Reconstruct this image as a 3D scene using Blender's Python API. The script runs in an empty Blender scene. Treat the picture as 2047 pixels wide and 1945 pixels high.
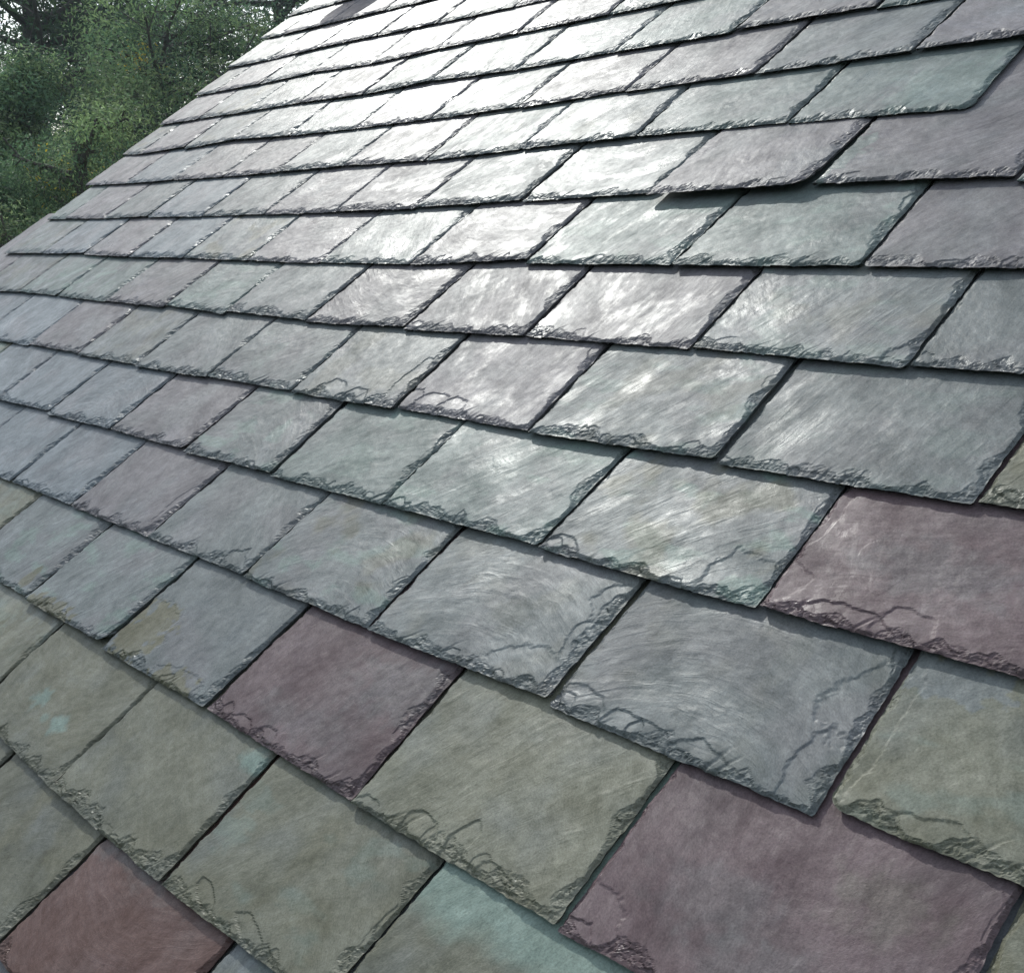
import bpy, math, random
import numpy as np
from mathutils import Matrix, Vector

# ---------------------------------------------------------------- camera, sky, sun, exposure
C = bpy.context.scene.collection
SC = bpy.context.scene
PITCH = math.radians(37.0)          # slope of the roof
ROOF_O = Vector((0.0, 0.0, 4.6))    # a point on the roof plane, under the camera
CAM_H = 0.8699                      # camera height above the slates, at right angles to them
M_ROOF = Matrix.Translation(ROOF_O) @ Matrix.Rotation(PITCH, 4, 'X')
cam = bpy.data.cameras.new('camera'); camo = bpy.data.objects.new('camera', cam); C.objects.link(camo)
cam.sensor_width = 36.0; cam.sensor_fit = 'HORIZONTAL'; cam.lens = 2422.55 / 2047 * 36
cam.clip_start = 0.02; cam.clip_end = 2000
R = Matrix(((0.6584512603912196, -0.14715181481893227, 0.7380977449392245),
            (0.5994628682389613, 0.6955125034217073, -0.3961144117379268),
            (-0.4550672557892861, 0.7032842248900943, 0.5461731334738971))).to_4x4()
camo.matrix_world = M_ROOF @ Matrix.Translation((0, 0, CAM_H)) @ R
SC.camera = camo

SUN_EL, SUN_AZ = math.radians(41.0), math.radians(-72.0)   # azimuth from +Y towards +X
sd = Vector((math.cos(SUN_EL) * math.sin(SUN_AZ), math.cos(SUN_EL) * math.cos(SUN_AZ), math.sin(SUN_EL)))
sun = bpy.data.lights.new('sun', 'SUN'); sun.energy = 2.7; sun.angle = math.radians(0.53); sun.color = (0.99, 1.0, 0.95)
suno = bpy.data.objects.new('sun', sun); C.objects.link(suno)
suno.rotation_euler = sd.to_track_quat('Z', 'Y').to_euler(); suno.location = (0, 0, 30)

world = bpy.data.worlds.new('World'); SC.world = world; world.use_nodes = True
wn, wl = world.node_tree.nodes, world.node_tree.links
for n in list(wn): wn.remove(n)
wo = wn.new('ShaderNodeOutputWorld'); bg = wn.new('ShaderNodeBackground'); bg.inputs['Strength'].default_value = 0.15
sky = wn.new('ShaderNodeTexSky'); sky.sky_type = 'NISHITA'; sky.sun_disc = False
sky.sun_elevation = SUN_EL; sky.sun_rotation = SUN_AZ; sky.air_density = 1.3; sky.dust_density = 1.6; sky.ozone_density = 1.5
# broken bright cloud, laid out by direction in the sky
tc = wn.new('ShaderNodeTexCoord'); cm = wn.new('ShaderNodeMapping'); cm.inputs['Scale'].default_value = (1.6, 1.6, 4.0)
cn = wn.new('ShaderNodeTexNoise'); cn.inputs['Scale'].default_value = 1.7; cn.inputs['Detail'].default_value = 7; cn.inputs['Roughness'].default_value = .58
cr = wn.new('ShaderNodeMapRange'); cr.inputs['From Min'].default_value = .40; cr.inputs['From Max'].default_value = .66
mx = wn.new('ShaderNodeMix'); mx.data_type = 'RGBA'; mx.inputs[7].default_value = (9.2, 10.1, 10.8, 1)
wl.new(tc.outputs['Generated'], cm.inputs['Vector']); wl.new(cm.outputs['Vector'], cn.inputs['Vector'])
wl.new(cn.outputs['Fac'], cr.inputs['Value']); wl.new(cr.outputs['Result'], mx.inputs[0])
wl.new(sky.outputs['Color'], mx.inputs[6]); wl.new(mx.outputs[2], bg.inputs['Color']); wl.new(bg.outputs[0], wo.inputs['Surface'])

SC.view_settings.view_transform = 'Standard'; SC.view_settings.look = 'None'
SC.view_settings.exposure = 0.0; SC.view_settings.gamma = 1.0; SC.view_settings.use_curve_mapping = False
SC.render.engine = 'CYCLES'

# ---------------------------------------------------------------- helpers
rng = np.random.default_rng(11)
random.seed(5)
_perm = np.random.default_rng(3).permutation(512).astype(np.int64)
_ang = np.random.default_rng(4).uniform(0, 2 * np.pi, 512)
_gx, _gy = np.cos(_ang), np.sin(_ang)
def pn(x, y, seed=0):
    """2-D gradient noise, about -0.7 .. 0.7"""
    x = np.asarray(x, float) + seed * 17.31; y = np.asarray(y, float) - seed * 9.77
    xi = np.floor(x).astype(np.int64); yi = np.floor(y).astype(np.int64)
    xf, yf = x - xi, y - yi
    u = xf * xf * xf * (xf * (xf * 6 - 15) + 10); v = yf * yf * yf * (yf * (yf * 6 - 15) + 10)
    def g(a, b, dx, dy):
        h = _perm[(_perm[(a + seed) & 511] + b) & 511]
        return _gx[h] * dx + _gy[h] * dy
    n00 = g(xi, yi, xf, yf); n10 = g(xi + 1, yi, xf - 1, yf)
    n01 = g(xi, yi + 1, xf, yf - 1); n11 = g(xi + 1, yi + 1, xf - 1, yf - 1)
    return (n00 * (1 - u) + n10 * u) * (1 - v) + (n01 * (1 - u) + n11 * u) * v
def fbm(x, y, seed=0, o=3):
    r = 0; a = 1
    for i in range(o):
        r = r + a * pn(x * 2 ** i, y * 2 ** i, seed + i * 31); a *= .5
    return r
def cells(x, y, seed):
    """broken facets: for every point the height offset and tilt of its nearest cell"""
    xi = np.floor(x).astype(np.int64); yi = np.floor(y).astype(np.int64); best = np.full(x.shape, 9e9); out = np.zeros_like(x)
    for dx in (-1, 0, 1):
        for dy in (-1, 0, 1):
            h = _perm[(_perm[(xi + dx + seed) & 511] + yi + dy) & 511]; h2 = _perm[(h + 91) & 511]; h3 = _perm[(h2 + 37) & 511]
            cx = xi + dx + h / 512.; cy = yi + dy + h2 / 512.; ex, ey = x - cx, y - cy; d = ex * ex + ey * ey
            v = (h3 / 256. - 1) * .55 + ex * _gx[h2] * 1.1 + ey * _gy[h2] * 1.1
            m = d < best; best = np.where(m, d, best); out = np.where(m, v, out)
    return out
def sst(a, b, x):
    t = np.clip((x - a) / (b - a), 0, 1); return t * t * (3 - 2 * t)

def mesh_from(name, verts, faces4, mats=(), smooth=False, extra_faces=None, colors=None, vectors=None):
    me = bpy.data.meshes.new(name)
    nv = len(verts); nf = len(faces4); ef = extra_faces or []
    me.vertices.add(nv); me.vertices.foreach_set('co', np.asarray(verts, np.float32).ravel())
    loops = np.concatenate([np.asarray(faces4, np.int32).ravel()] + [np.asarray(f, np.int32) for f in ef]) if ef else np.asarray(faces4, np.int32).ravel()
    w = faces4.shape[1]
    starts = list(range(0, nf * w, w)); tot = [w] * nf; s = nf * w
    for f in ef: starts.append(s); tot.append(len(f)); s += len(f)
    me.loops.add(len(loops)); me.loops.foreach_set('vertex_index', loops)
    me.polygons.add(len(starts)); me.polygons.foreach_set('loop_start', np.array(starts, np.int32)); me.polygons.foreach_set('loop_total', np.array(tot, np.int32))
    me.polygons.foreach_set('use_smooth', np.full(len(starts), smooth, bool))
    if colors is not None:
        at = me.attributes.new('tint', 'FLOAT_COLOR', 'POINT'); c4 = np.ones((nv, 4), np.float32); c4[:, :colors.shape[1]] = colors; at.data.foreach_set('color', c4.ravel())
    if vectors is not None:
        at = me.attributes.new('grain', 'FLOAT_VECTOR', 'POINT'); at.data.foreach_set('vector', np.asarray(vectors, np.float32).ravel())
    for m in mats: me.materials.append(m)
    me.update(); me.validate()
    return me
def link(name, me, parent=None):
    o = bpy.data.objects.new(name, me); C.objects.link(o)
    if parent: o.parent = parent
    return o
def tag(o, label=None, cat=None, group=None, kind=None):
    if label: o['label'] = label
    if cat: o['category'] = cat
    if group: o['group'] = group
    if kind: o['kind'] = kind
    return o
def box_mesh(name, x0, x1, y0, y1, z0, z1, mat):
    v = np.array([(x, y, z) for x in (x0, x1) for y in (y0, y1) for z in (z0, z1)])
    f = np.array([(0, 1, 3, 2), (4, 6, 7, 5), (0, 4, 5, 1), (2, 3, 7, 6), (0, 2, 6, 4), (1, 5, 7, 3)])
    return mesh_from(name, v, f, (mat,))
def nmat(name):
    m = bpy.data.materials.new(name); m.use_nodes = True
    nt = m.node_tree; b = nt.nodes['Principled BSDF']
    return m, nt.nodes, nt.links, b
def N(nodes, t, **kw):
    n = nodes.new(t)
    for k, v in kw.items():
        if k in n.inputs: n.inputs[k].default_value = v
        else: setattr(n, k, v)
    return n

# ---------------------------------------------------------------- materials
def slate_material():
    m, n, l, b = nmat('slate')
    tint = N(n, 'ShaderNodeAttribute', attribute_name='tint'); gr = N(n, 'ShaderNodeAttribute', attribute_name='grain')
    def mp(sc):
        q = N(n, 'ShaderNodeMapping'); q.inputs['Scale'].default_value = sc; l.new(gr.outputs['Vector'], q.inputs['Vector']); return q
    # colour: cloudy mottling, fine streaks, specks
    n1 = N(n, 'ShaderNodeTexNoise', Scale=14.0, Detail=5.0, Roughness=.6); l.new(mp((1, 1, 1)).outputs[0], n1.inputs['Vector'])
    n2 = N(n, 'ShaderNodeTexNoise', Scale=1.0, Detail=5.0, Roughness=.65); l.new(mp((22, 150, 1)).outputs[0], n2.inputs['Vector'])
    n3 = N(n, 'ShaderNodeTexNoise', Scale=420.0, Detail=3.0, Roughness=.6); l.new(mp((1, 1, 1)).outputs[0], n3.inputs['Vector'])
    def mr(src, a, b_, c, d):
        q = N(n, 'ShaderNodeMapRange'); q.inputs['From Min'].default_value = a; q.inputs['From Max'].default_value = b_
        q.inputs['To Min'].default_value = c; q.inputs['To Max'].default_value = d; l.new(src, q.inputs['Value']); return q.outputs['Result']
    def mul(a, b_):
        q = N(n, 'ShaderNodeMath', operation='MULTIPLY'); l.new(a, q.inputs[0]); l.new(b_, q.inputs[1]); return q.outputs[0]
    n4 = N(n, 'ShaderNodeTexNoise', Scale=75.0, Detail=7.0, Roughness=.68); l.new(mp((1, 1, 1)).outputs[0], n4.inputs['Vector'])
    stq = N(n, 'ShaderNodeMath', operation='MULTIPLY_ADD'); l.new(mr(n2.outputs['Fac'], .3, .7, -.07, .07), stq.inputs[0]); l.new(tint.outputs['Alpha'], stq.inputs[1]); stq.inputs[2].default_value = 1.0
    k = mul(mul(mr(n1.outputs['Fac'], .3, .7, .84, 1.16), stq.outputs[0]), mul(mr(n3.outputs['Fac'], .3, .7, .78, 1.22), mr(n4.outputs['Fac'], .32, .68, .84, 1.16)))
    n6 = N(n, 'ShaderNodeTexNoise', Scale=170.0, Detail=4.0, Roughness=.6); l.new(mp((1, 1.7, 1)).outputs[0], n6.inputs['Vector'])
    k = mul(k, mr(n6.outputs['Fac'], .60, .70, 1.0, .72))
    v = N(n, 'ShaderNodeVectorMath', operation='SCALE'); l.new(tint.outputs['Color'], v.inputs[0]); l.new(k, v.inputs['Scale'])
    l.new(v.outputs['Vector'], b.inputs['Base Color'])
    # riven surface
    b1 = N(n, 'ShaderNodeTexNoise', Scale=1.0, Detail=3.0, Roughness=.6, Distortion=.4); l.new(mp((13, 75, 1)).outputs[0], b1.inputs['Vector'])
    b2 = N(n, 'ShaderNodeTexNoise', Scale=60.0, Detail=4.0, Roughness=.48); l.new(mp((1, 1, 1)).outputs[0], b2.inputs['Vector'])
    b4 = N(n, 'ShaderNodeTexNoise', Scale=1.0, Detail=2.0, Roughness=.55, Distortion=.6); l.new(mp((17, 48, 1)).outputs[0], b4.inputs['Vector'])
    b3 = N(n, 'ShaderNodeTexNoise', Scale=650.0, Detail=3.0, Roughness=.6); l.new(mp((1, 1.6, 1)).outputs[0], b3.inputs['Vector'])
    bp1 = N(n, 'ShaderNodeBump', Strength=1.0, Distance=.0008); bp2 = N(n, 'ShaderNodeBump', Strength=1.0, Distance=.0008); bp3 = N(n, 'ShaderNodeBump', Strength=1.0, Distance=.00022)
    hm = mul(mr(b1.outputs['Fac'], .50, .70, 0, 1), mr(tint.outputs['Alpha'], 0, 1, .05, .42))
    l.new(hm, bp1.inputs['Height']); l.new(b2.outputs['Fac'], bp2.inputs['Height']); l.new(b3.outputs['Fac'], bp3.inputs['Height'])
    bp4 = N(n, 'ShaderNodeBump', Strength=1.0, Distance=.00035); l.new(b4.outputs['Fac'], bp4.inputs['Height']); l.new(bp4.outputs[0], bp1.inputs['Normal'])
    l.new(bp1.outputs[0], bp2.inputs['Normal']); l.new(bp2.outputs[0], bp3.inputs['Normal']); l.new(bp3.outputs[0], b.inputs['Normal'])
    ps = N(n, 'ShaderNodeSeparateXYZ'); l.new(gr.outputs['Vector'], ps.inputs[0])
    wnz = N(n, 'ShaderNodeTexWhiteNoise', noise_dimensions='1D'); l.new(ps.outputs['Z'], wnz.inputs['W'])
    def add(a, b_):
        q = N(n, 'ShaderNodeMath', operation='ADD'); l.new(a, q.inputs[0]); l.new(b_, q.inputs[1]); return q.outputs[0]
    n5 = N(n, 'ShaderNodeTexNoise', Scale=9.0, Detail=8.0, Roughness=.62); l.new(mp((1, 1.8, 1)).outputs[0], n5.inputs['Vector'])
    l.new(add(add(mr(n5.outputs['Fac'], .50, .64, .46, .27), mr(b2.outputs['Fac'], .3, .7, .0, .06)), mr(wnz.outputs['Value'], 0, 1, -.03, .05)), b.inputs['Roughness'])
    b.inputs['IOR'].default_value = 1.5; l.new(mul(mul(mr(n2.outputs['Fac'], .38, .62, .8, 1.2), mr(n4.outputs['Fac'], .36, .62, .75, 1.2)), mr(n1.outputs['Fac'], .35, .62, .10, .26)), b.inputs['Specular IOR Level'])
    return m
def flat_material(name, col, rough=.8, sc=8.0, amp=.3, bump=.0):
    m, n, l, b = nmat(name)
    t = N(n, 'ShaderNodeTexCoord'); q = N(n, 'ShaderNodeTexNoise', Scale=sc, Detail=6.0, Roughness=.6); l.new(t.outputs['Object'], q.inputs['Vector'])
    r = N(n, 'ShaderNodeValToRGB'); r.color_ramp.elements[0].position = .3; r.color_ramp.elements[1].position = .7
    r.color_ramp.elements[0].color = (*[c * (1 - amp) for c in col], 1); r.color_ramp.elements[1].color = (*[c * (1 + amp) for c in col], 1)
    l.new(q.outputs['Fac'], r.inputs['Fac']); l.new(r.outputs['Color'], b.inputs['Base Color']); b.inputs['Roughness'].default_value = rough
    if bump:
        bp = N(n, 'ShaderNodeBump', Strength=1.0, Distance=bump); l.new(q.outputs['Fac'], bp.inputs['Height']); l.new(bp.outputs[0], b.inputs['Normal'])
    return m
def leaf_material(name):
    m, n, l, b = nmat(name)
    a = N(n, 'ShaderNodeAttribute', attribute_name='tint'); l.new(a.outputs['Color'], b.inputs['Base Color'])
    b.inputs['Roughness'].default_value = .6; b.inputs['Specular IOR Level'].default_value = .15
    tr = N(n, 'ShaderNodeBsdfTranslucent'); mxs = N(n, 'ShaderNodeMixShader'); mxs.inputs[0].default_value = .45
    l.new(a.outputs['Color'], tr.inputs['Color']); out = n['Material Output']
    l.new(b.outputs[0], mxs.inputs[1]); l.new(tr.outputs[0], mxs.inputs[2]); l.new(mxs.outputs[0], out.inputs['Surface'])
    return m
M_SLATE = slate_material()
M_DECK = flat_material('roofing_felt', (.03, .03, .032), .9)
M_BARK = flat_material('bark', (.07, .06, .052), .9, 9, .45, .01)
M_WOOD = flat_material('painted_board', (.5, .5, .48), .6, 5, .08)
M_BRICK = flat_material('wall_render', (.42, .40, .36), .85, 6, .12)
M_METAL = flat_material('lead_sheet', (.22, .23, .24), .5, 6, .15)
M_GRASS = flat_material('grass', (.05, .08, .025), .9, 3, .4, .03)
M_LEAF = leaf_material('leaf')
# ---------------------------------------------------------------- the slate roof
E_ = 0.1806          # exposure of a course, metres
V0 = -0.1768         # height of the first course's bottom edge up the slope
WID = 0.3135         # pitch of the slates along a course
RAKE = -4.088
LAPL = E_ * 2.4
roof = bpy.data.objects.new('slate_roof', None); C.objects.link(roof); roof.matrix_world = M_ROOF
tag(roof, 'pitched roof of rough grey, green and plum slates glaring in the sun', 'roof')
CAMP = np.array([0, 0, CAM_H])

TINT = {  # base colours of the stone; blue of B partly paints in sky reflection
 'G': (.152, .152, .114), 'S': (.136, .150, .148), 'V': (.117, .082, .086), 'P': (.156, .144, .150),
 'T': (.134, .162, .152), 'B': (.150, .170, .182), 'R': (.118, .070, .060), 'D': (.114, .114, .086)}
AMT = (.158, .212, .184)   # turquoise veins
AMO = (.126, .120, .078)   # olive, weathered

def make_slate(uL, vL, uR, vR, sl, sr, seed, kind, lod, opts={}, expose=1.0):
    """height field of one hand-split slate: ragged outline, flaked bevel, riven face. Returns verts, faces, bottom, colours, grain"""
    r = np.random.default_rng(seed)
    T = r.uniform(.0086, .0100) * opts.get('thick', 1)
    tilt = .0104 / E_
    w = uR - uL; ye = E_ * expose * 1.06 + .012
    edge = np.array([0, .0012, .0028, .0048, .0072, .0100, .0132])
    if lod > .004: edge = np.array([0, .0025, .006, .011])
    nx = max(6, int((w - 2 * edge[-1]) / lod)); ny = max(5, int((ye - edge[-1]) / (lod)))
    if lod < .0022:
        e2 = np.arange(0, .016, max(.0009, lod)); edge = e2
    xs = np.concatenate([edge, np.linspace(edge[-1], w - edge[-1], nx + 1)[1:-1], (w - edge)[::-1]])
    ys = np.concatenate([edge, np.linspace(edge[-1], ye, ny + 1)[1:], np.linspace(ye, LAPL + E_ * (expose - 1), 4)[1:]])
    a = xs / w
    X0, Y = np.meshgrid(xs, ys); A = np.broadcast_to(a, X0.shape)
    s = int(seed % 97)
    # outline
    jl = .0011 * pn(Y / .011, 0 * Y, s) + .0016 * pn(Y / .05, 0 * Y, s + 1)
    jr = .0013 * pn(Y / .010, 0 * Y, s + 2) + .0020 * pn(Y / .045, 0 * Y, s + 3)
    xl = uL + sl * Y + jl; xr = uR + sr * Y + jr
    jb = .0013 * pn(X0 / .008, 0 * X0, s + 4) + .0020 * pn(X0 / .04, 0 * X0, s + 5)
    rcr = opts.get('rc', r.choice([.001, .003, .006, .016], p=[.4, .3, .2, .1])); rcl = opts.get('lc', r.choice([.001, .003, .008], p=[.5, .35, .15]))
    dx = np.clip(rcr - (w - X0), 0, rcr); jb = jb + rcr - np.sqrt(np.maximum(rcr * rcr - dx * dx, 0))
    dx = np.clip(rcl - X0, 0, rcl); jb = jb + rcl - np.sqrt(np.maximum(rcl * rcl - dx * dx, 0))
    fade = 1 - sst(0, .05, Y)
    X = xl + (xr - xl) * A
    Yb = vL + (vR - vL) * A
    # distances to the three dressed edges
    hf = pn(X0 / .006, Y / .006, s + 6); mf = pn(X0 / .02, Y / .02, s + 7)
    wb = .0035 + .019 * sst(-.32, .45, pn(X0 / .045, 0 * X0, s + 8)) + .005 * pn(X0 / .011, 0 * X0, s + 9) + .003 * opts.get('ragged', 0)
    wr = .0030 + .018 * sst(-.30, .5, pn(Y / .045, 0 * Y, s + 10)) + .005 * pn(Y / .012, 0 * Y, s + 11)
    wl_ = .0080 + .0060 * pn(Y / .03, 0 * Y, s + 12) + .002 * pn(Y / .009, 0 * Y, s + 13)
    q = np.minimum(np.minimum(Y / np.maximum(wb, .0035), (w - X0) / np.maximum(wr, .0035)), X0 / np.maximum(wl_, .002))
    left = X0 / np.maximum(wl_, .002) <= q + 1e-9
    g = np.clip(q + .14 * hf * (q > .02) + .52 * mf * (q > .02), 0, 1)
    nl = 3; gl = g * nl; fl = np.floor(gl); gs = np.clip((fl + sst(.62, .98, gl - fl)) / nl, 0, 1)
    g = np.where(left, .3 * gs + .7 * g, .55 * gs + .45 * g)
    Z = T * (np.where(left, .30, .64) + np.where(left, .70, .36) * g)
    if lod < .0045:
        we = np.clip(q / .25, 0, 1) * (1 - sst(.55, 1.0, g)) * (~left)
        wx = X0 + .0015 * mf; wy = Y + .0015 * hf
        Z = Z + T * we * (.105 * cells(wx / .012, wy / .0075, s) + .06 * cells(wx / .005, wy / .0035, s + 5))
        Z = Z + T * .07 * (1 - sst(.6, 1, g)) * left * cells(wx / .004, wy / .007, s + 9)
    # shell-shaped flakes struck off the edges
    shell = np.zeros_like(Z)
    def flake(cx, cy, rx, ry, dep, th=0):
        nonlocal Z, shell
        c_, s_ = math.cos(th), math.sin(th)
        ddx, ddy = X0 - cx, Y - cy
        px, py = (ddx * c_ + ddy * s_) / rx, (-ddx * s_ + ddy * c_) / ry
        a0 = r.uniform(0, 6.28); na = int(r.integers(5, 8))
        rho = np.max([px * math.cos(a0 + t_) + py * math.sin(a0 + t_) for t_ in np.linspace(0, 6.28, na, endpoint=False) + r.uniform(-.35, .35, na)], axis=0)
        rho = (.72 * rho + .28 * np.sqrt(px * px + py * py)) * (1 + .22 * pn(X0 / .018, Y / .018, s + 40 + int(abs(cx) * 500) % 50) + .08 * pn(X0 / .005, Y / .005, s + 20))
        m = 1 - sst(.86 if lod < .002 else .92, 1.0, rho)
        Z = Z - dep * m * (.45 + .55 * np.clip(rho, 0, 1)); shell = np.maximum(shell, m)
    for i in range(int(r.integers(3, 8))):
        flake(r.uniform(0, w), r.uniform(-.006, .006), r.uniform(.006, .022), r.uniform(.006, .020), r.uniform(.0006, .0017))
    for i in range(int(r.integers(1, 5))):
        flake(w + r.uniform(-.004, .008), r.uniform(0, ye), r.uniform(.006, .018), r.uniform(.010, .030), r.uniform(.0006, .0017))
    for i in range(int(r.integers(1, 4))):
        flake(r.uniform(-.006, .002), r.uniform(0, ye), r.uniform(.004, .010), r.uniform(.008, .022), r.uniform(.0005, .0012))
    for f in opts.get('flakes', ()):
        flake(f[0] * w, f[1] * E_, f[2], f[3], f[4], f[5] if len(f) > 5 else 0)
    # wedge-shaped splits running in from the bottom edge
    for i in range(int(r.integers(1, 5)) + opts.get('splits', 0)):
        cx = r.uniform(.08, .92) * w; Ls = r.uniform(.012, .035); sg = r.uniform(.5, 1.3)
        t_ = Y / Ls; off = (X0 - cx) - sg * Y - .002 * pn(Y / .01, 0 * Y, s + 70 + i)
        m = (t_ < 1) * (1 - sst(0, .0045, np.abs(off + .002))) * (off < .0008) * (1 - t_)
        Z = Z - .0016 * m
    # riven face: soft undulation and one or two lifted layers with a thin broken lip
    Z = Z + g * (.00045 * fbm(X0 / .09, Y / .09, s + 14, 3) + .00012 * pn(X0 / .012, Y / .012, s + 15))
    for i in range(int(r.integers(0, 2)) if lod < .003 else 0):
        nn = fbm(X0 / .11, Y / .11, s + 50 + i, 4); Z = Z + g * .00012 * sst(0, .02, nn - r.uniform(.05, .35))
    # bow and twist of the whole slate
    Z = Z + r.uniform(-.0009, .0009) * (4 * (A - .5) ** 2) * fade * 1.0 + r.uniform(-.0022, .0022) * (A - .5)
    lift = opts.get('lift', r.uniform(.0004, .0022)) * np.clip(1 - Y / (E_ * 2), 0, 1)
    zb = -tilt * Y + lift
    vb = V_ref = vL + (vR - vL) * A
    P = np.stack([X, Yb + Y + jb * fade, Z + zb], -1)
    PB = np.stack([X, Yb + Y + jb * fade, zb - .0], -1)
    H, W_ = Z.shape
    idx = np.arange(H * W_).reshape(H, W_)
    f = np.stack([idx[:-1, :-1], idx[:-1, 1:], idx[1:, 1:], idx[1:, :-1]], -1).reshape(-1, 4)
    ring = np.concatenate([idx[0, :], idx[1:, -1], idx[-1, -2::-1], idx[-2:0:-1, 0]])
    base = H * W_
    nr = len(ring)
    und = PB.reshape(-1, 3)[ring].copy()
    # underside sits slightly in from the ragged edge
    nxr = len(xs); und[:nxr, 1] += .009; und[nxr:nxr + len(ys) - 1, 0] -= .0035; und[-(len(ys) - 2):, 0] += .0012; und[nxr - 1, 0] -= .0035
    br = np.arange(nr) + base; nxt = np.roll(np.arange(nr), -1)
    skirt = np.stack([ring, br, br[nxt], ring[nxt]], -1)
    V = np.concatenate([P.reshape(-1, 3), und]); F = np.concatenate([f, skirt])
    # colour of the stone
    c = np.array(TINT[kind]) * r.uniform(.90, 1.10)
    cl = np.ones((H, W_, 3)) * c
    def blend(col, m): return cl * (1 - m[..., None]) + np.array(col) * m[..., None]
    big = fbm(X0 / .13, Y / .13, s + 60, 4)
    cl = blend(np.array(TINT['P' if kind in 'TBS' else 'S']) * c.mean() / .145, (.16 if kind in 'VR' else .38) * sst(-.15, .5, big))
    tq = opts.get('turq', r.choice([0, .25, .6], p=[.5, .35, .15]) if kind in 'TSG' else 0)
    if tq: cl = blend(AMT, tq * sst(.12, .42, fbm(X0 / .10, Y / .045, s + 61, 4)))
    ol = opts.get('olive', r.choice([0, .3, .6], p=[.5, .3, .2]) if kind in 'GSD' else 0)
    if ol: cl = blend(AMO, ol * sst(.0, .4, fbm(X0 / .08, Y / .08, s + 62, 4)))
    for p_ in opts.get('patch', ()):     # (x, y, rx, ry, colour, strength)
        d_ = np.sqrt(((X0 / w - p_[0]) * w / p_[2]) ** 2 + ((Y / E_ - p_[1]) * E_ / p_[3]) ** 2) + .7 * fbm(X0 / .022, Y / .022, s + 63, 5)
        cl = blend(p_[4], p_[5] * (1 - sst(*(opts.get('soft', (.82, 1.0))), d_)))
    if opts.get('band'):                 # coloured band up under the course above
        d_ = (Y / E_) + .10 * fbm(X0 / .05, Y / .05, s + 64, 4) + opts['band'][1] * (A - .5)
        cl = blend(opts['band'][0], .9 * sst(opts['band'][2], opts['band'][2] + .22, d_))
    # tint is a touch darker on the flaked rim
    cl = cl * (1 - .10 * (1 - g))[..., None]
    al = np.full((H, W_, 1), opts.get('grainy', r.uniform(.1, .8)))
    col = np.concatenate([cl, al], -1).reshape(-1, 4); col = np.concatenate([col, col[ring]])
    th = opts.get('dir', r.uniform(-.5, 2.2)); cv = opts.get('curve', r.uniform(-3, 3))
    gx = X0 - w / 2; gy = Y + cv * gx * gx + .006 * fbm(X0 / .06, Y / .06, s + 65, 2)
    G = np.stack([gx * math.cos(th) + gy * math.sin(th) + seed * .37 % 7, -gx * math.sin(th) + gy * math.cos(th) + seed * .73 % 5, np.full_like(gx, float(seed % 97))], -1).reshape(-1, 3)
    G = np.concatenate([G, G[ring]])
    return V, F, [list(br[::-1])], col, G

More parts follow.
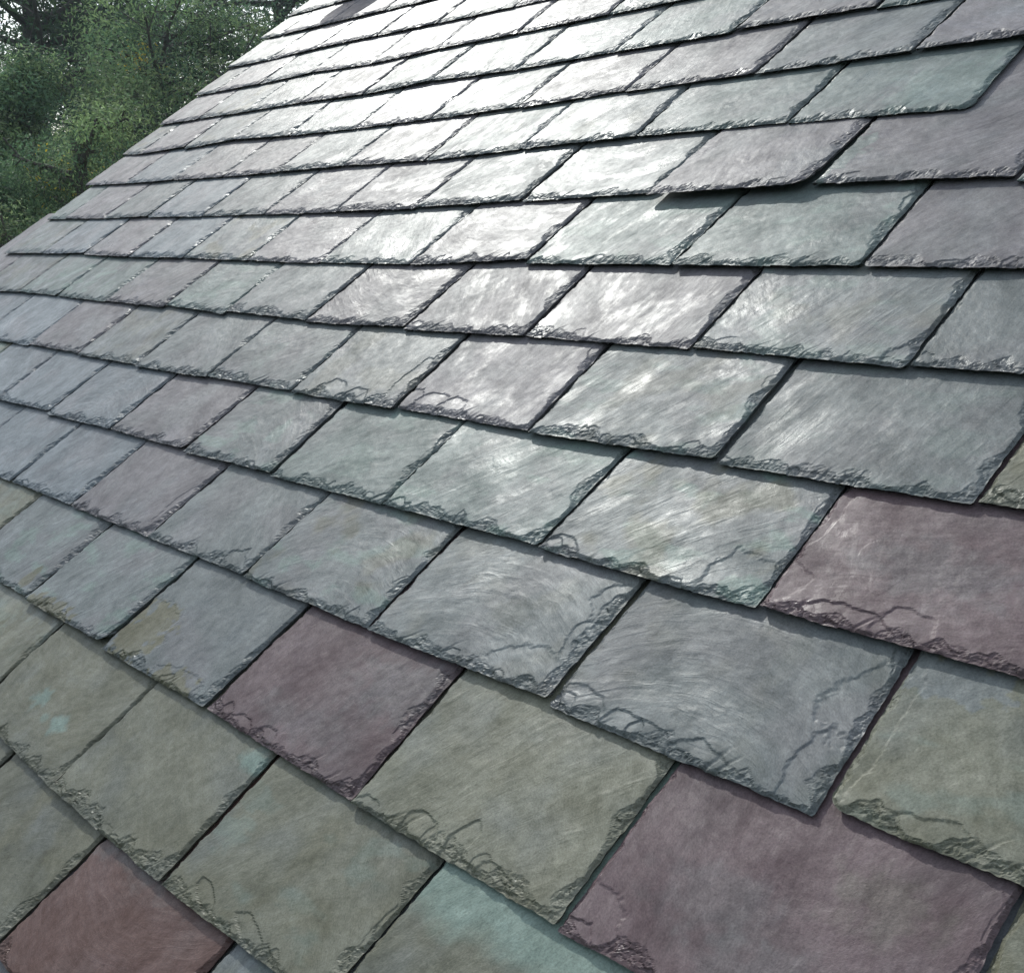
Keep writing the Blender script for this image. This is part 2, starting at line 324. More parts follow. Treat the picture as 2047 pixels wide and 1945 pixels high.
COURSES = {0: [None, [[-1.6634, -0.1768, -1.6594, -0.1768, 0.009], [-1.3483, -0.1768, -1.3443, -0.1768, 0.035], [-1.0386, -0.1768, -1.0346, -0.1768, 0.035], None]], 1: [None, [[-1.8407, 0.0038, -1.8367, 0.0038, -0.035], [-1.5071, -0.0082, -1.5011, -0.0082, 0.0057], [-1.1852, -0.0082, -1.1792, -0.0082, -0.0164], [-0.8687, 0.0038, -0.8647, 0.0038, 0.0225], None]], 2: [None, [[-2.3216, 0.1844, -2.3176, 0.1844, 0.035], [-1.996, 0.1873, -1.99, 0.1811, 0.035], [-1.6814, 0.1851, -1.6754, 0.1778, 0.035], [-1.3602, 0.1807, -1.3542, 0.181, 0.035], [-1.0211, 0.1767, -1.0151, 0.1744, -0.0245], [-0.6999, 0.1751, -0.6952, 0.1729, -0.0204], [-0.3649, 0.1844, -0.3609, 0.1844, -0.035], None]], 3: [None, [[-2.4619, 0.3662, -2.4559, 0.368, 0.0304], [-2.1571, 0.3699, -2.1511, 0.367, 0.035], [-1.8352, 0.3687, -1.8292, 0.3669, 0.035], [-1.5249, 0.3701, -1.5189, 0.3664, 0.035], [-1.2078, 0.366, -1.2018, 0.3641, 0.0011], [-0.8793, 0.3692, -0.8733, 0.3629, -0.001], [-0.5458, 0.3622, -0.5398, 0.374, -0.035], None]], 4: [None, [[-2.9309, 0.5456, -2.9269, 0.5471, -0.004], [-2.6295, 0.5539, -2.6235, 0.544, 0.035], [-2.303, 0.5494, -2.297, 0.5491, 0.035], [-1.9823, 0.5492, -1.9763, 0.5436, 0.035], [-1.6813, 0.5481, -1.6753, 0.5435, -0.035], [-1.3723, 0.5458, -1.3695, 0.5464, 0.0052], [-1.0503, 0.5486, -1.0443, 0.5451, 0.035], [-0.7213, 0.5442, -0.7187, 0.5475, -0.0226], None]], 5: [None, [[-3.4831, 0.7262, -3.4791, 0.7262, 0.035], [-3.1169, 0.7266, -3.1109, 0.7302, 0.005], [-2.7944, 0.7282, -2.7884, 0.7233, 0.035], [-2.4741, 0.7233, -2.4681, 0.7185, -0.0107], [-2.1526, 0.7199, -2.1501, 0.7238, 0.035], [-1.8441, 0.7241, -1.8381, 0.7199, -0.0114], [-1.5396, 0.7219, -1.5336, 0.7267, -0.0272], [-1.2239, 0.7229, -1.2179, 0.7192, -0.0235], [-0.8969, 0.7256, -0.8909, 0.7221, -0.0322], [-0.575, 0.725, -0.5709, 0.7304, 0.0138], None]], 6: [None, [[-3.9322, 0.9068, -3.9282, 0.9068, -0.035], [-3.582, 0.9188, -3.5762, 0.9184, 0.035], [-3.2984, 0.9172, -3.2941, 0.9174, 0.035], [-2.966, 0.9076, -2.9629, 0.9104, 0.035], [-2.6374, 0.9047, -2.6349, 0.9141, 0.0298], [-2.3426, 0.9008, -2.3401, 0.9096, 0.035], [-2.0202, 0.9031, -2.0142, 0.8979, 0.035], [-1.7063, 0.9077, -1.7003, 0.9011, 0.0125], [-1.4003, 0.9087, -1.3943, 0.9102, -0.035], [-1.0693, 0.9118, -1.0633, 0.9147, -0.0152], [-0.7435, 0.9086, -0.741, 0.9141, -0.0254], None]], 7: [[-4.0877, 1.0923], [[-3.7588, 1.0956, -3.7528, 1.0924, 0.035], [-3.4494, 1.0986, -3.4434, 1.0927, 0.035], [-3.1309, 1.0848, -3.1268, 1.0848, 0.035], [-2.8165, 1.0838, -2.8105, 1.0866, 0.035], [-2.4907, 1.0797, -2.4847, 1.0799, -0.035], [-2.1861, 1.0758, -2.1836, 1.0782, 0.035], [-1.873, 1.0778, -1.867, 1.0754, 0.0241], [-1.5575, 1.0967, -1.5515, 1.0861, 0.0195], [-1.2291, 1.0871, -1.2231, 1.0853, 0.035], [-0.9063, 1.0912, -0.9003, 1.09, -0.0205], None]], 8: [[-4.0813, 1.273], [[-3.9232, 1.2727, -3.9207, 1.2727, 0.0186], [-3.6124, 1.2651, -3.6073, 1.265, 0.035], [-3.3131, 1.2671, -3.3078, 1.2639, 0.035], [-2.9773, 1.256, -2.9748, 1.2582, 0.035], [-2.6549, 1.2585, -2.6489, 1.256, 0.035], [-2.3384, 1.256, -2.3355, 1.256, 0.035], [-2.0456, 1.2573, -2.0431, 1.2621, 0.035], [-1.7313, 1.2709, -1.7253, 1.2684, 0.0102], [-1.4034, 1.2765, -1.3974, 1.256, 0.035], [-1.0944, 1.2679, -1.0884, 1.2782, 0.0275], None]], 9: [[-4.1175, 1.4622], [[-3.775, 1.4513, -3.7725, 1.4513, 0.035], [-3.4422, 1.4487, -3.4397, 1.4487, 0.035], [-3.211, 1.4422, -3.2085, 1.4422, 0.035], [-2.8353, 1.4427, -2.8317, 1.4425, 0.035], [-2.5246, 1.4432, -2.5221, 1.4432, 0.035], [-2.1975, 1.4366, -2.1925, 1.4366, -0.0056], [-1.8947, 1.4503, -1.8922, 1.4503, 0.0137], [-1.5799, 1.4569, -1.5774, 1.4569, -0.0199], [-1.2473, 1.4579, -1.2413, 1.4547, 0.0062], [-0.9271, 1.4538, -0.9231, 1.4486, -0.0183]]], 10: [[-4.1283, 1.6416], [[-3.9708, 1.627, -3.9683, 1.627, 0.035], [-3.649, 1.6361, -3.643, 1.6249, -0.035], [-3.3491, 1.6412, -3.3466, 1.6412, 0.035], [-3.0099, 1.6232, -3.0039, 1.6223, -0.035], [-2.6772, 1.6172, -2.6739, 1.6172, -0.035], [-2.3687, 1.6184, -2.3631, 1.6176, 0.0198], [-2.055, 1.6215, -2.049, 1.6172, 0.035], [-1.7436, 1.6334, -1.7376, 1.6271, 0.035], [-1.4264, 1.6321, -1.4204, 1.6308, 0.0141], [-1.1154, 1.6377, -1.1094, 1.6412, 0.035], None]], 11: [[-4.1266, 1.8158], [[-3.819, 1.8129, -3.8165, 1.8129, 0.035], [-3.481, 1.8067, -3.4785, 1.8067, -0.035], [-3.1849, 1.8082, -3.1806, 1.8076, 0.035], [-2.8536, 1.798, -2.8499, 1.7978, 0.0123], [-2.5619, 1.8114, -2.5559, 1.8103, -0.0074], [-2.2205, 1.798, -2.2146, 1.7978, 0.0034], [-1.9099, 1.8096, -1.9039, 1.8049, 0.035], [-1.5925, 1.8042, -1.5865, 1.8151, 0.035], None]], 12: [[-4.1337, 1.9971], [[-3.97, 1.9926, -3.9675, 1.9926, 0.035], [-3.6609, 1.9886, -3.6584, 1.9886, 0.035], [-3.3601, 1.9988, -3.3576, 1.9988, 0.035], [-3.0144, 1.9784, -3.0119, 1.9784, -0.035], [-2.721, 1.994, -2.715, 1.9924, 0.002], [-2.3948, 1.9922, -2.3923, 1.9954, 0.0], [-2.0851, 2.0005, -2.0791, 2.0014, -0.035], None]], 13: [[-4.1459, 2.1745], [[-3.8324, 2.1675, -3.8299, 2.1675, 0.035], [-3.5355, 2.1746, -3.533, 2.1746, 0.035], [-3.1957, 2.168, -3.1932, 2.168, -0.035], [-2.8952, 2.1656, -2.8892, 2.1637, -0.035], [-2.5589, 2.159, -2.5564, 2.162, 0.0], None]], 14: [[-4.1821, 2.3732], [[-4.0199, 2.3636, -4.0139, 2.3636, 0.0298], [-3.6968, 2.3618, -3.6943, 2.3618, 0.0177], [-3.3607, 2.3539, -3.3582, 2.3539, -0.035], None]], 15: [[-4.1874, 2.5705], [None]]}
COURSES[9][1][2][0] = -3.1285; COURSES[9][1][2][2] = -3.1245
KINDS = {0: 'DDRS', 1: 'GGGGG', 2: 'GSSSVGVG', 3: 'BBPSSSSG', 4: 'BBBPSTTSV', 5: 'BBPSSSSPSSG', 6: 'PSTTPTSPPPSS',
 7: 'SBPBSPSPTTP', 8: 'TPSBSPPSSPP', 9: 'PBPPSPSSTT', 10: 'SPSSSPSPPSP', 11: 'PSSPSSSTP', 12: 'SPSPPPPT', 13: 'SPPPSP', 14: 'SPPS', 15: 'SS'}
OPT = {
 (0, 1): dict(olive=.5, grainy=.5, dir=.6), (0, 2): dict(soft=(.35, 1.25), patch=[(.25, .98, .12, .03, TINT['S'], .35)]), (0, 3): dict(turq=.3),
 (1, 0): dict(patch=[(.8, .5, .1, .1, AMO, .5)]),
 (1, 1): dict(soft=(.45, 1.1), patch=[(.70, .35, .022, .020, AMT, .9), (.42, .42, .022, .022, AMT, .85), (.56, .33, .012, .010, AMT, .6)], rc=.006, grainy=.1, olive=.3),
 (1, 2): dict(soft=(.3, 1.2), patch=[(.95, .93, .034, .020, AMT, .9)], turq=0, olive=.3, grainy=.1, flakes=[(.55, .17, .012, .030, .0006, .3)]),
 (1, 3): dict(turq=.3, olive=.4, flakes=[(.25, .10, .030, .010, .0016, -.4), (.55, .08, .035, .010, .0014, -.3)], grainy=.25),
 (1, 4): dict(band=((.185, .245, .210), -.1, .60), turq=0, grainy=.3),
 (2, 1): dict(grainy=1., dir=1.2, patch=[(.86, .18, .020, .022, AMO, .8)]),
 (2, 2): dict(grainy=1., dir=1.1, patch=[(.30, .02, .10, .022, AMO, .9)], lift=.003, olive=0, rc=.02),
 (2, 3): dict(patch=[(.18, .28, .062, .060, AMO, .95), (.68, .02, .060, .024, AMO, .9)], flakes=[(.12, .20, .085, .075, .0007, .2), (.72, .0, .065, .032, .0008)], turq=0, olive=0, grainy=.1, lift=.002),
 (2, 4): dict(soft=(.35, 1.25), grainy=.3, patch=[(.85, .75, .10, .05, TINT['S'], .3), (.55, .25, .10, .03, TINT['S'], .2)], flakes=[(.12, .02, .012, .022, .0014), (.25, .02, .026, .016, .0015), (.42, .02, .024, .020, .0015)]),
 (2, 5): dict(grainy=.7, dir=1.0, curve=2, olive=.3, flakes=[(.33, .05, .024, .022, .0018), (.52, .08, .014, .034, .0016, -.2), (.72, .02, .030, .014, .0016)]),
 (2, 6): dict(soft=(.35, 1.25), grainy=.15, turq=0, patch=[(.35, .45, .07, .035, TINT['S'], .22), (.6, .2, .08, .04, TINT['S'], .2), (.75, .75, .05, .03, TINT['G'], .3)], flakes=[(.02, .10, .055, .040, .0012), (.05, .0, .024, .018, .0016)]),
 (2, 7): dict(olive=.5, grainy=.2),
 (3, 1): dict(grainy=.2, flakes=[(.6, .35, .03, .05, .0004, -.5)]), (3, 2): dict(grainy=.1, flakes=[(.98, .35, .022, .06, .001)]), (3, 3): dict(grainy=.1, turq=0, flakes=[(.85, .04, .03, .03, .0016)], ragged=1),
 (3, 4): dict(grainy=.5, dir=.3, curve=3, turq=.6, olive=.5), (3, 5): dict(rc=.002, grainy=.5, dir=0.0, curve=2.5, turq=0, olive=.2, flakes=[(1.0, .75, .040, .035, .0013), (.98, .45, .028, .030, .0013), (.86, .10, .07, .035, .0010)]),
 (3, 6): dict(rc=.002, grainy=.8, dir=.05, curve=2.2, turq=0, olive=.15, flakes=[(.99, .62, .050, .045, .0012), (.1, .08, .04, .022, .0012), (.35, .02, .045, .022, .0016), (.6, .02, .04, .02, .0016), (.95, .2, .03, .05, .0014)]),
 (3, 7): dict(olive=.4, grainy=.15, turq=.3, patch=[(.15, .9, .06, .03, TINT['B'], .6)], lc=.02, flakes=[(.02, .5, .018, .09, .001), (.3, .0, .05, .024, .0014), (.7, .02, .05, .022, .0015)]),
 (4, 5): dict(turq=.5, grainy=.4, dir=.6), (4, 6): dict(turq=.7, grainy=.7, dir=.9, splits=3), (4, 7): dict(rc=.001, turq=.8, grainy=1., dir=.8, curve=1.5, flakes=[(.88, .12, .045, .045, .0012, .3), (.1, .04, .03, .02, .0016)], patch=[(.9, .1, .03, .02, AMT, .7)]),
 (4, 8): dict(soft=(.35, 1.25), grainy=.3, dir=.3, patch=[(.5, .5, .10, .04, TINT['S'], .3)], flakes=[(0, .2, .04, .03, .001), (.3, .05, .05, .018, .0018), (.5, .1, .03, .022, .0014), (.0, .8, .02, .07, .0012)]),
 (5, 6): dict(flakes=[(.35, .05, .035, .035, .0016), (.62, .02, .035, .028, .0016), (.93, .35, .02, .06, .0014)], turq=0, lift=.003),
 (5, 7): dict(flakes=[(.05, .08, .026, .030, .0016), (.22, .08, .035, .03, .0016), (.4, .05, .03, .032, .0015)], grainy=.5, dir=1.4),
 (5, 8): dict(grainy=1., dir=1.0, curve=1, lift=.004, turq=.5, rc=.006), (5, 9): dict(grainy=.45, dir=1.3, turq=.2, lift=.002), (5, 10): dict(olive=.7, ragged=1, lift=.002),
 (6, 9): dict(grainy=.6, dir=1.5), (6, 10): dict(grainy=.8, dir=1.1, turq=.4, rc=.008, lift=.002, flakes=[(.98, .05, .03, .03, .002)]), (6, 11): dict(grainy=.1, turq=0, lift=.003),
 (6, 2): dict(turq=.7), (6, 3): dict(turq=.9), (6, 5): dict(turq=.6),
 (7, 0): dict(turq=.3), (7, 9): dict(turq=.5, lift=.003, grainy=.3, dir=.4), (7, 10): dict(lift=.004, grainy=.3, lc=.01), (7, 8): dict(turq=.5, lift=.002),
 (8, 9): dict(lift=.013, rc=.028, grainy=.1), (8, 10): dict(lift=.004, grainy=.9, dir=.5, patch=[(.05, .4, .03, .06, AMT, .5)]), (8, 8): dict(grainy=.2, dir=.1),
 (9, 9): dict(turq=.3, rc=.02, lift=.002, patch=[(.85, .4, .12, .07, AMT, .35)]), (9, 8): dict(grainy=.5, dir=.6),
 (10, 10): dict(lift=.004), (10, 9): dict(lift=.003, grainy=.5, dir=.6), (11, 8): dict(lift=.004), (11, 7): dict(lift=.003, turq=.3), (11, 6): dict(turq=.3),
 (10, 3): dict(lift=.003), (9, 4): dict(lift=.002), (9, 5): dict(lift=.002),
}
LABELS = {  # only slates that look different from the rest
 (2, 4): 'pinkish plum slate left of the big greenish grey slate', (2, 6): 'large plum slate at the bottom right', (4, 8): 'wide plum slate on the right edge',
 (0, 2): 'reddish brown slate in the bottom left corner', (2, 3): 'pale grey slate with an olive flaked patch at its lower left', (1, 1): 'olive grey slate with mint green spots',
 (1, 4): 'grey slate with a turquoise band under the course above', (9, 9): 'green tinged slate with a rounded corner near the top right', (7, 9): 'green slate near the right edge',
 (8, 9): 'lifted grey slate throwing a thick shadow', (5, 8): 'glaring slate with long pale streaks', (4, 6): 'greenish streaked slate with splits along its bottom edge'}

slates = []      # (course, index, uL, vL, uR, vR, sl, sr, expose)
lookup = {}
for k in range(-3, 22):
    vb = V0 + k * E_
    if k in COURSES:
        first, bs = COURSES[k]; rows = []; prev = None
        bl = [b for b in bs if b is not None]
        start_none = first is None
        # left end: where the first slate's left edge is out of frame, carry the course on to the rake
        x = bl[0][0]if bl else None
        cur = None
        if first is None:
            left = (bl[0][0] - WID) if bl else RAKE
            j = -1
            if bl:
                xx = left
                while xx > RAKE + .05:
                    nxl = max(RAKE, xx - WID)
                    if xx - RAKE < .1: break
                    lookup[(k, j)] = 1; slates.append((k, j, nxl, vb, xx - .004, vb, 0, 0, 1.0)); xx = nxl; j -= 1
            cur = (left, vb, 0)
        else: cur = (first[0], first[1], 0)
        if not bl:
            xx = RAKE - .095; i = 0
            first_w = WID * .5 if k % 2 == 0 else WID
            while xx < 1.6:
                w_ = first_w if i == 0 else WID
                slates.append((k, i, xx, vb, xx + w_ - .004, vb, 0, 0, 1.0)); xx += w_; i += 1
            continue
        for i, b in enumerate(bs):
            if b is None: break
            _c = (b[0] + b[2]) / 2; _h = (b[2] - b[0]) * .38; b = [_c - _h, b[1], _c + _h, b[3], b[4]]
            ul, vl, sl_ = cur
            slates.append((k, i, ul, vl, b[0], b[1], sl_, b[4], 2.0 if (k == 8 and i == 10) else 1.0))
            cur = (b[2], b[3], b[4])
        i = len(bl); xx, vl, sl_ = cur
        if k != 9:
            while xx < 1.7:
                slates.append((k, i, xx, vl, xx + WID - .004, vl if i == len(bl) else vb, sl_, 0, 2.0 if (k == 8 and i == 10) else 1.0)); xx += WID; i += 1; vl = vb; sl_ = 0
        else:
            xx = xx + WID
            while xx < 1.7: slates.append((k, i + 1, xx, vb, xx + WID - .004, vb, 0, 0, 1.0)); xx += WID; i += 1
    else:
        xx = RAKE - (.075 if k > 6 else 0) + random.uniform(-.004, .004); i = 0
        while xx < 1.6:
            w_ = WID * .5 if (i == 0 and k % 2 == 0) else WID
            jt = random.uniform(-.004, .004)
            slates.append((k, i, xx, vb + random.uniform(-.003, .003), xx + w_ - .004, vb + random.uniform(-.003, .003), 0, 0, 1.0)); xx += w_; i += 1

Rinv = np.array([[R[i][j] for j in range(3)] for i in range(3)])
def project(P):
    d = (np.asarray(P) - CAMP) @ Rinv
    return 1023.5 + 2422.55 * d[:, 0] / -d[:, 2], 972.5 - 2422.55 * d[:, 1] / -d[:, 2], -d[:, 2]
def seen_area(s):
    k, i, ul, vl, ur, vr, sl_, sr_, ex = s
    g = [(ul + (ur - ul) * a, vl + (vr - vl) * a + E_ * ex * b, 0) for a in np.linspace(0, 1, 9) for b in np.linspace(0, 1, 9)]
    x, y, z = project(g); ok = (x > -2) & (x < 2049) & (y > -2) & (y < 1947) & (z > .05)
    if not ok.any(): return 0.0
    c = project([(ul, vl, 0), (ur, vr, 0), (ur, vr + E_ * ex, 0), (ul, vl + E_ * ex, 0)])
    if (c[2] < .1).any(): return 50000.0
    xx, yy = c[0], c[1]
    return abs(sum(xx[j] * yy[(j + 1) % 4] - xx[(j + 1) % 4] * yy[j] for j in range(4))) / 2 * ok.mean()
areas = [seen_area(s) for s in slates]
order = sorted(range(len(slates)), key=lambda j: -areas[j])
own = set(order[:100])
stuff = []
for j, s in enumerate(slates):
    k, i, ul, vl, ur, vr, sl_, sr_, ex = s
    if ur - ul < .05: continue
    ctr = np.array([(ul + ur) / 2, (vl + vr) / 2 + E_ / 2, 0]); dist = np.linalg.norm(ctr - CAMP)
    lod = max(.0011, dist * 1.5 / 1211) if areas[j] > 0 else .012
    ks = KINDS.get(k, ''); kind = ks[i] if 0 <= i < len(ks) else random.choice('SSGPTBSVG')
    if k > 11 and kind == 'V': kind = 'P'
    o = dict(OPT.get((k, i), {}))
    res = make_slate(ul, vl, ur, vr, sl_, sr_, 1000 + k * 37 + i * 7, kind, lod, o, ex)
    if j in own:
        V, F, ng, col, G = res
        ob = link('slate', mesh_from('slate', V, F, (M_SLATE,), False, ng, col, G), roof)
        if (k, i) in LABELS: ob['label'] = LABELS[(k, i)]
    else: stuff.append(res)
off = 0; VV, FF, NG, CC, GG = [], [], [], [], []
for V, F, ng, col, G in stuff:
    VV.append(V); FF.append(F + off); NG += [[q + off for q in f] for f in ng]; CC.append(col); GG.append(G); off += len(V)
so = link('slates', mesh_from('slates', np.concatenate(VV), np.concatenate(FF), (M_SLATE,), False, NG, np.concatenate(CC), np.concatenate(GG)), roof)
so['kind'] = 'stuff'

# deck, rake board, ridge, wall below, and an invented hooded pipe, added out of view to shadow the upper courses
VTOP = V0 + 23.2 * E_; VBOT = V0 - 3 * E_
link('roof_deck', box_mesh('roof_deck', RAKE + .03, 1.7, VBOT + .03, VTOP, -.06, -.0195, M_DECK), roof)
link('rake_board', box_mesh('rake_board', RAKE + .008, RAKE + .029, VBOT + .02, VTOP, -.20, -.0215, M_WOOD), roof)
def tube(name, p0, p1, r0, r1, mat, seg=28, cap=True):
    p0, p1 = Vector(p0), Vector(p1); d = (p1 - p0).normalized(); a = d.orthogonal().normalized(); b = d.cross(a)
    v = [p + a * math.cos(t) * r_ + b * math.sin(t) * r_ for p, r_ in ((p0, r0), (p1, r1)) for t in [2 * math.pi * i / seg for i in range(seg)]]
    f = np.array([(i, (i + 1) % seg, seg + (i + 1) % seg, seg + i) for i in range(seg)])
    ef = [list(range(seg - 1, -1, -1)), list(range(seg, 2 * seg))] if cap else None
    return mesh_from(name, np.array([tuple(q) for q in v]), f, (mat,), False, ef)
VB = Vector((-4.06, 2.80, 0)); up = Vector((0, 0, 1))
caster = link('shadow_caster', tube('shadow_caster', VB - up * .05, VB + up * .22, .055, .055, M_METAL), roof)
link('caster_hood', tube('caster_hood', VB + up * .215, VB + up * .275, .145, .03, M_METAL), caster)
link('caster_collar', tube('caster_collar', VB - up * .012, VB + up * .06, .10, .06, M_METAL), caster)
wall_y0 = ROOF_O + Vector((0, VBOT * math.cos(PITCH), VBOT * math.sin(PITCH)))
yb = VBOT * math.cos(PITCH) + .35; yt = VTOP * math.cos(PITCH); zt = ROOF_O.z + yt * math.tan(PITCH)
# far slope, so that the roof is closed behind the ridge
c_, s_ = math.cos(PITCH), math.sin(PITCH)
inv = M_ROOF.inverted()
def rl(p): q = inv @ Vector(p); return tuple(q)
LX0, LX1 = RAKE + .03, 1.7
far = [(LX0, yt, zt - .02), (LX1, yt, zt - .02), (LX1, yt + 3.6, zt - .02 - 3.6 * math.tan(PITCH)), (LX0, yt + 3.6, zt - .02 - 3.6 * math.tan(PITCH))]
fv = [rl(p) for p in far] + [rl((p[0], p[1], p[2] - .07)) for p in far]
link('far_slope', mesh_from('far_slope', np.array(fv), np.array([(0, 1, 2, 3), (4, 7, 6, 5), (0, 4, 5, 1), (1, 5, 6, 2), (2, 6, 7, 3), (3, 7, 4, 0)]), (M_DECK,)), roof)
zb_ = lambda y: ROOF_O.z + (y if y < yt else 2 * yt - y) * math.tan(PITCH) - .10
wp = [(LX0 + .3, yb, 0), (LX0 + .3, yt + 3.2, 0), (LX0 + .3, yt + 3.2, zb_(yt + 3.2)), (LX0 + .3, yt, zb_(yt)), (LX0 + .3, yb, zb_(yb))]
wq = [(LX1, p[1], p[2]) for p in wp]
wv = np.array([rl(p) for p in wp + wq])
link('wall', mesh_from('wall', wv, np.array([(i, (i + 1) % 5, 5 + (i + 1) % 5, 5 + i) for i in range(5)]), (M_BRICK,), False, [[4, 3, 2, 1, 0], [5, 6, 7, 8, 9]]), roof)

# ---------------------------------------------------------------- ground
gv = []; gn = 60; gs = np.linspace(-300, 300, gn)
GX, GY = np.meshgrid(gs, gs); rr = np.hypot(GX, GY); GZ = .6 * pn(GX / 40, GY / 40, 2) * sst(10, 60, rr)
gi = np.arange(gn * gn).reshape(gn, gn)
go = link('ground', mesh_from('ground', np.stack([GX, GY, GZ], -1).reshape(-1, 3), np.stack([gi[:-1, :-1], gi[:-1, 1:], gi[1:, 1:], gi[1:, :-1]], -1).reshape(-1, 4), (M_GRASS,), True)); go['kind'] = 'structure'

# ---------------------------------------------------------------- thin volume added to imitate lens veiling glare over the trees
M_VEIL = bpy.data.materials.new('veil_volume'); M_VEIL.use_nodes = True; _n = M_VEIL.node_tree.nodes
for q in list(_n):
    if q.type == 'BSDF_PRINCIPLED': _n.remove(q)
_v = _n.new('ShaderNodeVolumePrincipled'); _v.inputs['Density'].default_value = .0018; _v.inputs['Color'].default_value = (.80, .92, 1, 1); _v.inputs['Anisotropy'].default_value = .2
M_VEIL.node_tree.links.new(_v.outputs[0], _n['Material Output'].inputs['Volume'])
veil_ = link('veil_volume', box_mesh('veil_volume', -320, 320, -320, 320, -2.5, 22, M_VEIL)); veil_['kind'] = 'stuff'

# ---------------------------------------------------------------- trees
def ray_dir(px, py):
    d = Vector(((px - 1023.5) / 2422.55, -(py - 972.5) / 2422.55, -1)); d = (M_ROOF.to_3x3() @ R.to_3x3()) @ d
    return d.normalized()
CW = camo.matrix_world.translation.copy()
def at(px, py, dist):
    """world point seen at photo pixel (px, py), 'dist' metres away on the level"""
    d = ray_dir(px, py); k = dist / math.hypot(d.x, d.y); return CW + d * k
def leaf_mesh(cen, nrm, size, asp, col, r):
    n = len(cen)
    t = r.normal(size=(n, 3)); t[:, 2] -= .5; t -= (t * nrm).sum(1)[:, None] * nrm; t /= np.linalg.norm(t, axis=1)[:, None] + 1e-9
    b = np.cross(nrm, t); L = size[:, None]; Wd = L * asp
    V = np.stack([cen - t * L * .5, cen + b * Wd * .5, cen + t * L * .5 + nrm * L * .08, cen - b * Wd * .5], 1).reshape(-1, 3)
    F = np.arange(4 * n).reshape(n, 4); Cc = np.repeat(col, 4, axis=0)
    return V, F, Cc
def branch_mesh(segs):
    Vs, Fs, o = [], [], 0; sg = 7
    for p0, p1, r0, r1 in segs:
        p0, p1 = Vector(p0), Vector(p1); d = (p1 - p0)
        if d.length < 1e-5: continue
        d.normalize(); a = d.orthogonal().normalized(); b = d.cross(a)
        for p, r_ in ((p0, r0), (p1, r1)):
            for i in range(sg):
                t = 2 * math.pi * i / sg; q = p + a * math.cos(t) * r_ + b * math.sin(t) * r_; Vs.append(tuple(q))
        Fs += [(o + i, o + (i + 1) % sg, o + sg + (i + 1) % sg, o + sg + i) for i in range(sg)]; o += 2 * sg
    return np.array(Vs), np.array(Fs)
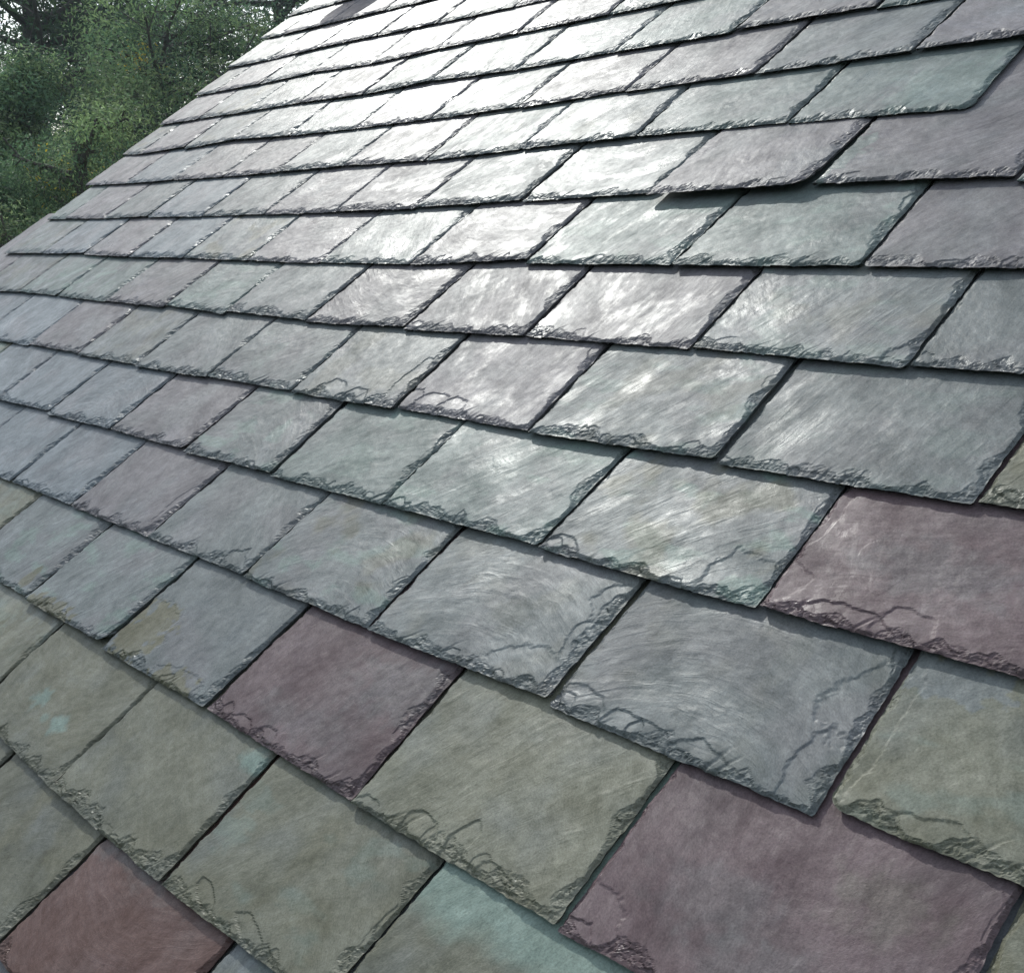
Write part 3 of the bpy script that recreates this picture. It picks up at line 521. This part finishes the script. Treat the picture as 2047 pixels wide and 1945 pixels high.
def tree(name, label, base, height, spread, style, cols, seed, nclump, leaf, lean=(0, 0), accents=(), low=.25, fill=60):
    """tapered trunk, limbs, twig clumps of small leaves"""
    r = np.random.default_rng(seed); base = Vector(base)
    t = bpy.data.objects.new(name, None); C.objects.link(t); t.location = base; tag(t, label, 'tree')
    segs = []; npt = 9; pts = []
    rt = height * .017 + .05
    for i in range(npt + 1):
        f = i / npt
        pts.append(Vector((lean[0] * f + .12 * math.sin(f * 5 + seed), lean[1] * f + .12 * math.cos(f * 4 + seed), height * f * .97)))
    for i in range(npt): segs.append((pts[i], pts[i + 1], rt * (1 - .085 * i), rt * (1 - .085 * (i + 1))))
    cen, out = [], []
    nb = max(8, nclump // 5)
    for b_ in range(nb):
        f = low + (1 - low) * ((b_ + r.uniform(0, 1)) / nb); f = min(f, .99)
        i = int(f * npt); p = pts[i].lerp(pts[min(i + 1, npt)], f * npt - i)
        az = r.uniform(0, 2 * math.pi)
        if style == 'conifer': L = spread * (1.05 - f) * r.uniform(.7, 1.1) + .25; up_ = r.uniform(-.25, .1)
        elif style == 'column': L = spread * min(1, 2.6 * (1 - f) + .15) * r.uniform(.6, 1.05); up_ = r.uniform(.5, 1.2)
        else: L = spread * math.sqrt(max(.05, 1 - ((f - .60) / .42) ** 2)) * r.uniform(.65, 1.1); up_ = r.uniform(.0, .6)
        d = Vector((math.cos(az), math.sin(az), up_)).normalized(); q = p; dd = d.copy()
        ns = 4
        for s_i in range(ns):
            dd = (dd + Vector((r.uniform(-.25, .25), r.uniform(-.25, .25), r.uniform(-.15, .2)))).normalized()
            q2 = q + dd * (L / ns); rb = rt * .38 * (1 - f * .5)
            segs.append((q, q2, rb * (1 - s_i / ns * .8), rb * (1 - (s_i + 1) / ns * .8)))
            for c_i in range(2 if s_i else 1):
                o_ = Vector(r.normal(size=3)) * (L / ns) * .55
                if style == 'conifer': o_.z *= .45
                cc = q.lerp(q2, r.uniform(.2, 1)) + o_
                if style != 'conifer': segs.append((q.lerp(q2, .5), cc, rb * .18, .006))
                cen.append(cc); out.append(o_)
            q = q2
    bv, bf = branch_mesh(segs)
    link('trunk', mesh_from('trunk', bv, bf, (M_BARK,), True), t)
    cen = np.array([tuple(c) for c in cen]); nc = len(cen)
    rad = r.uniform(.6, 1.25, nc) * max(.28, spread * .17)
    hue = r.integers(0, len(cols), nc); br = r.uniform(.4, 1.7, nc)
    k = np.repeat(np.arange(nc), (fill * (rad / rad.mean()) ** 2 * r.uniform(.5, 1.3, nc)).astype(int))
    n = len(k); off = r.normal(size=(n, 3)); off /= np.linalg.norm(off, axis=1)[:, None] + 1e-9; off *= r.uniform(0, 1, (n, 1)) ** .45
    sc3 = np.array([1, 1, .42]) if style == 'conifer' else np.array([1, 1, .75])
    P = cen[k] + off * rad[k][:, None] * sc3
    nr = off * .8 + r.normal(size=(n, 3)) * .7 + np.array([0, 0, .6]); nr /= np.linalg.norm(nr, axis=1)[:, None]
    col = np.array(cols)[hue[k]] * 1.8 * (br[k] * r.uniform(.75, 1.25, n))[:, None]
    for (frac, ac) in accents:
        m = r.uniform(size=nc) < frac; mm = m[k] & (r.uniform(size=n) < .55); col[mm] = np.array(ac) * r.uniform(.7, 1.2, mm.sum())[:, None]
    V, F, Cc = leaf_mesh(P, nr, leaf * r.uniform(.6, 1.35, n), .32 if style != 'conifer' else .22, col, r)
    link('crown', mesh_from('crown', V, F, (M_LEAF,), False, None, Cc), t)
    return t
DK = [(.036, .062, .034), (.030, .052, .034), (.046, .074, .036), (.034, .056, .040)]
MID = [(.060, .102, .048), (.048, .088, .048), (.072, .114, .050), (.044, .076, .046)]
LT = [(.096, .136, .060), (.076, .122, .062), (.108, .144, .068), (.062, .102, .056)]
YEL = (.60, .46, .05); ORG = (.46, .15, .045)
def ground_at(px, dist): p = at(px, 484, dist); return (p.x, p.y, 0)
def top_h(px, py, dist): return at(px, py, dist).z
tree('tall_tree', 'tall tree with a bare straight trunk and thin branches against the sky', ground_at(82, 17), top_h(70, -330, 17), 2.7, 'broad', DK + MID, 21, 150, .095, low=.68, fill=85)
tree('conifer_tree', 'dark dense conifer right of the tall bare trunk', ground_at(205, 20), top_h(200, -160, 20), 3.0, 'conifer', DK, 5, 330, .12, low=.12, fill=100)
tree('conifer_tree', 'dark conifer at the left edge behind the tall bare trunk', ground_at(-40, 23), top_h(-60, 130, 23), 3.4, 'conifer', DK, 8, 360, .12, low=.12, fill=170)
tree('broadleaf_tree', 'pale green bushy tree above the middle of the roof edge', ground_at(385, 14), top_h(370, 20, 14), 2.3, 'broad', LT + MID, 31, 330, .055, accents=((.03, YEL), (.02, ORG)), low=.12, fill=260)
tree('broadleaf_tree', 'shaded dark tree where the roof edge meets the top of the picture', ground_at(590, 17), top_h(560, -160, 17), 3.2, 'broad', MID + DK, 32, 330, .075, accents=((.01, YEL),), low=.1, fill=230)
tree('broadleaf_tree', 'mid green tree with sky gaps behind the pale green bushy tree', ground_at(300, 24), top_h(300, -30, 24), 3.2, 'broad', MID, 33, 260, .10, accents=((.03, YEL),), low=.2, fill=90)
tree('young_tree', 'leafy bluish green young tree in the lower left corner of the trees', ground_at(45, 12), top_h(50, 105, 12), 1.3, 'column', MID + LT, 41, 260, .05, low=.1, fill=260)
tree('young_tree', 'small pointed light green tree below the pale bushy tree', ground_at(155, 11), top_h(150, 262, 11), .8, 'column', LT, 42, 150, .04, low=.1, fill=260)
tree('shrub', 'low shrub with yellow and orange autumn leaves beside the roof edge', ground_at(215, 8.5), top_h(225, 215, 8.5), 1.25, 'broad', LT + MID, 43, 200, .034, accents=((.14, YEL), (.05, ORG)), low=.3, fill=260)
tree('shrub', 'green shrub against the lowest part of the roof edge', ground_at(0, 9), top_h(10, 330, 9), 1.2, 'broad', MID, 44, 200, .036, accents=((.01, ORG),), low=.2, fill=260)
# woodland further off, one mass
r = np.random.default_rng(77); n = 220000
az = r.uniform(-math.pi, math.pi, n); dd = r.uniform(38, 58, n); top = 8.9 + 12 * sst(-.2, .9, -np.cos(az + .85)) + 2.6 * pn(az * 9, az * 0, 3) + 2.0 * pn(az * 31, az * 0, 4) + 1.2 * pn(az * 90, az * 0, 5)
hz = r.uniform(0, 1, n) ** .8 * top
P = np.stack([np.sin(az) * dd + 1.2 * r.normal(size=n), np.cos(az) * dd + 1.2 * r.normal(size=n), hz], 1)
nr = r.normal(size=(n, 3)); nr /= np.linalg.norm(nr, axis=1)[:, None]
V, F, Cc = leaf_mesh(P, nr, r.uniform(.35, .9, n), .6, np.array(DK)[r.integers(0, 4, n)] * r.uniform(.7, 1.3, (n, 1)), r)
wo_ = link('woodland', mesh_from('woodland', V, F, (M_LEAF,), False, None, Cc)); tag(wo_, 'far woodland seen dimly between the nearer trees', 'woodland', kind='stuff')
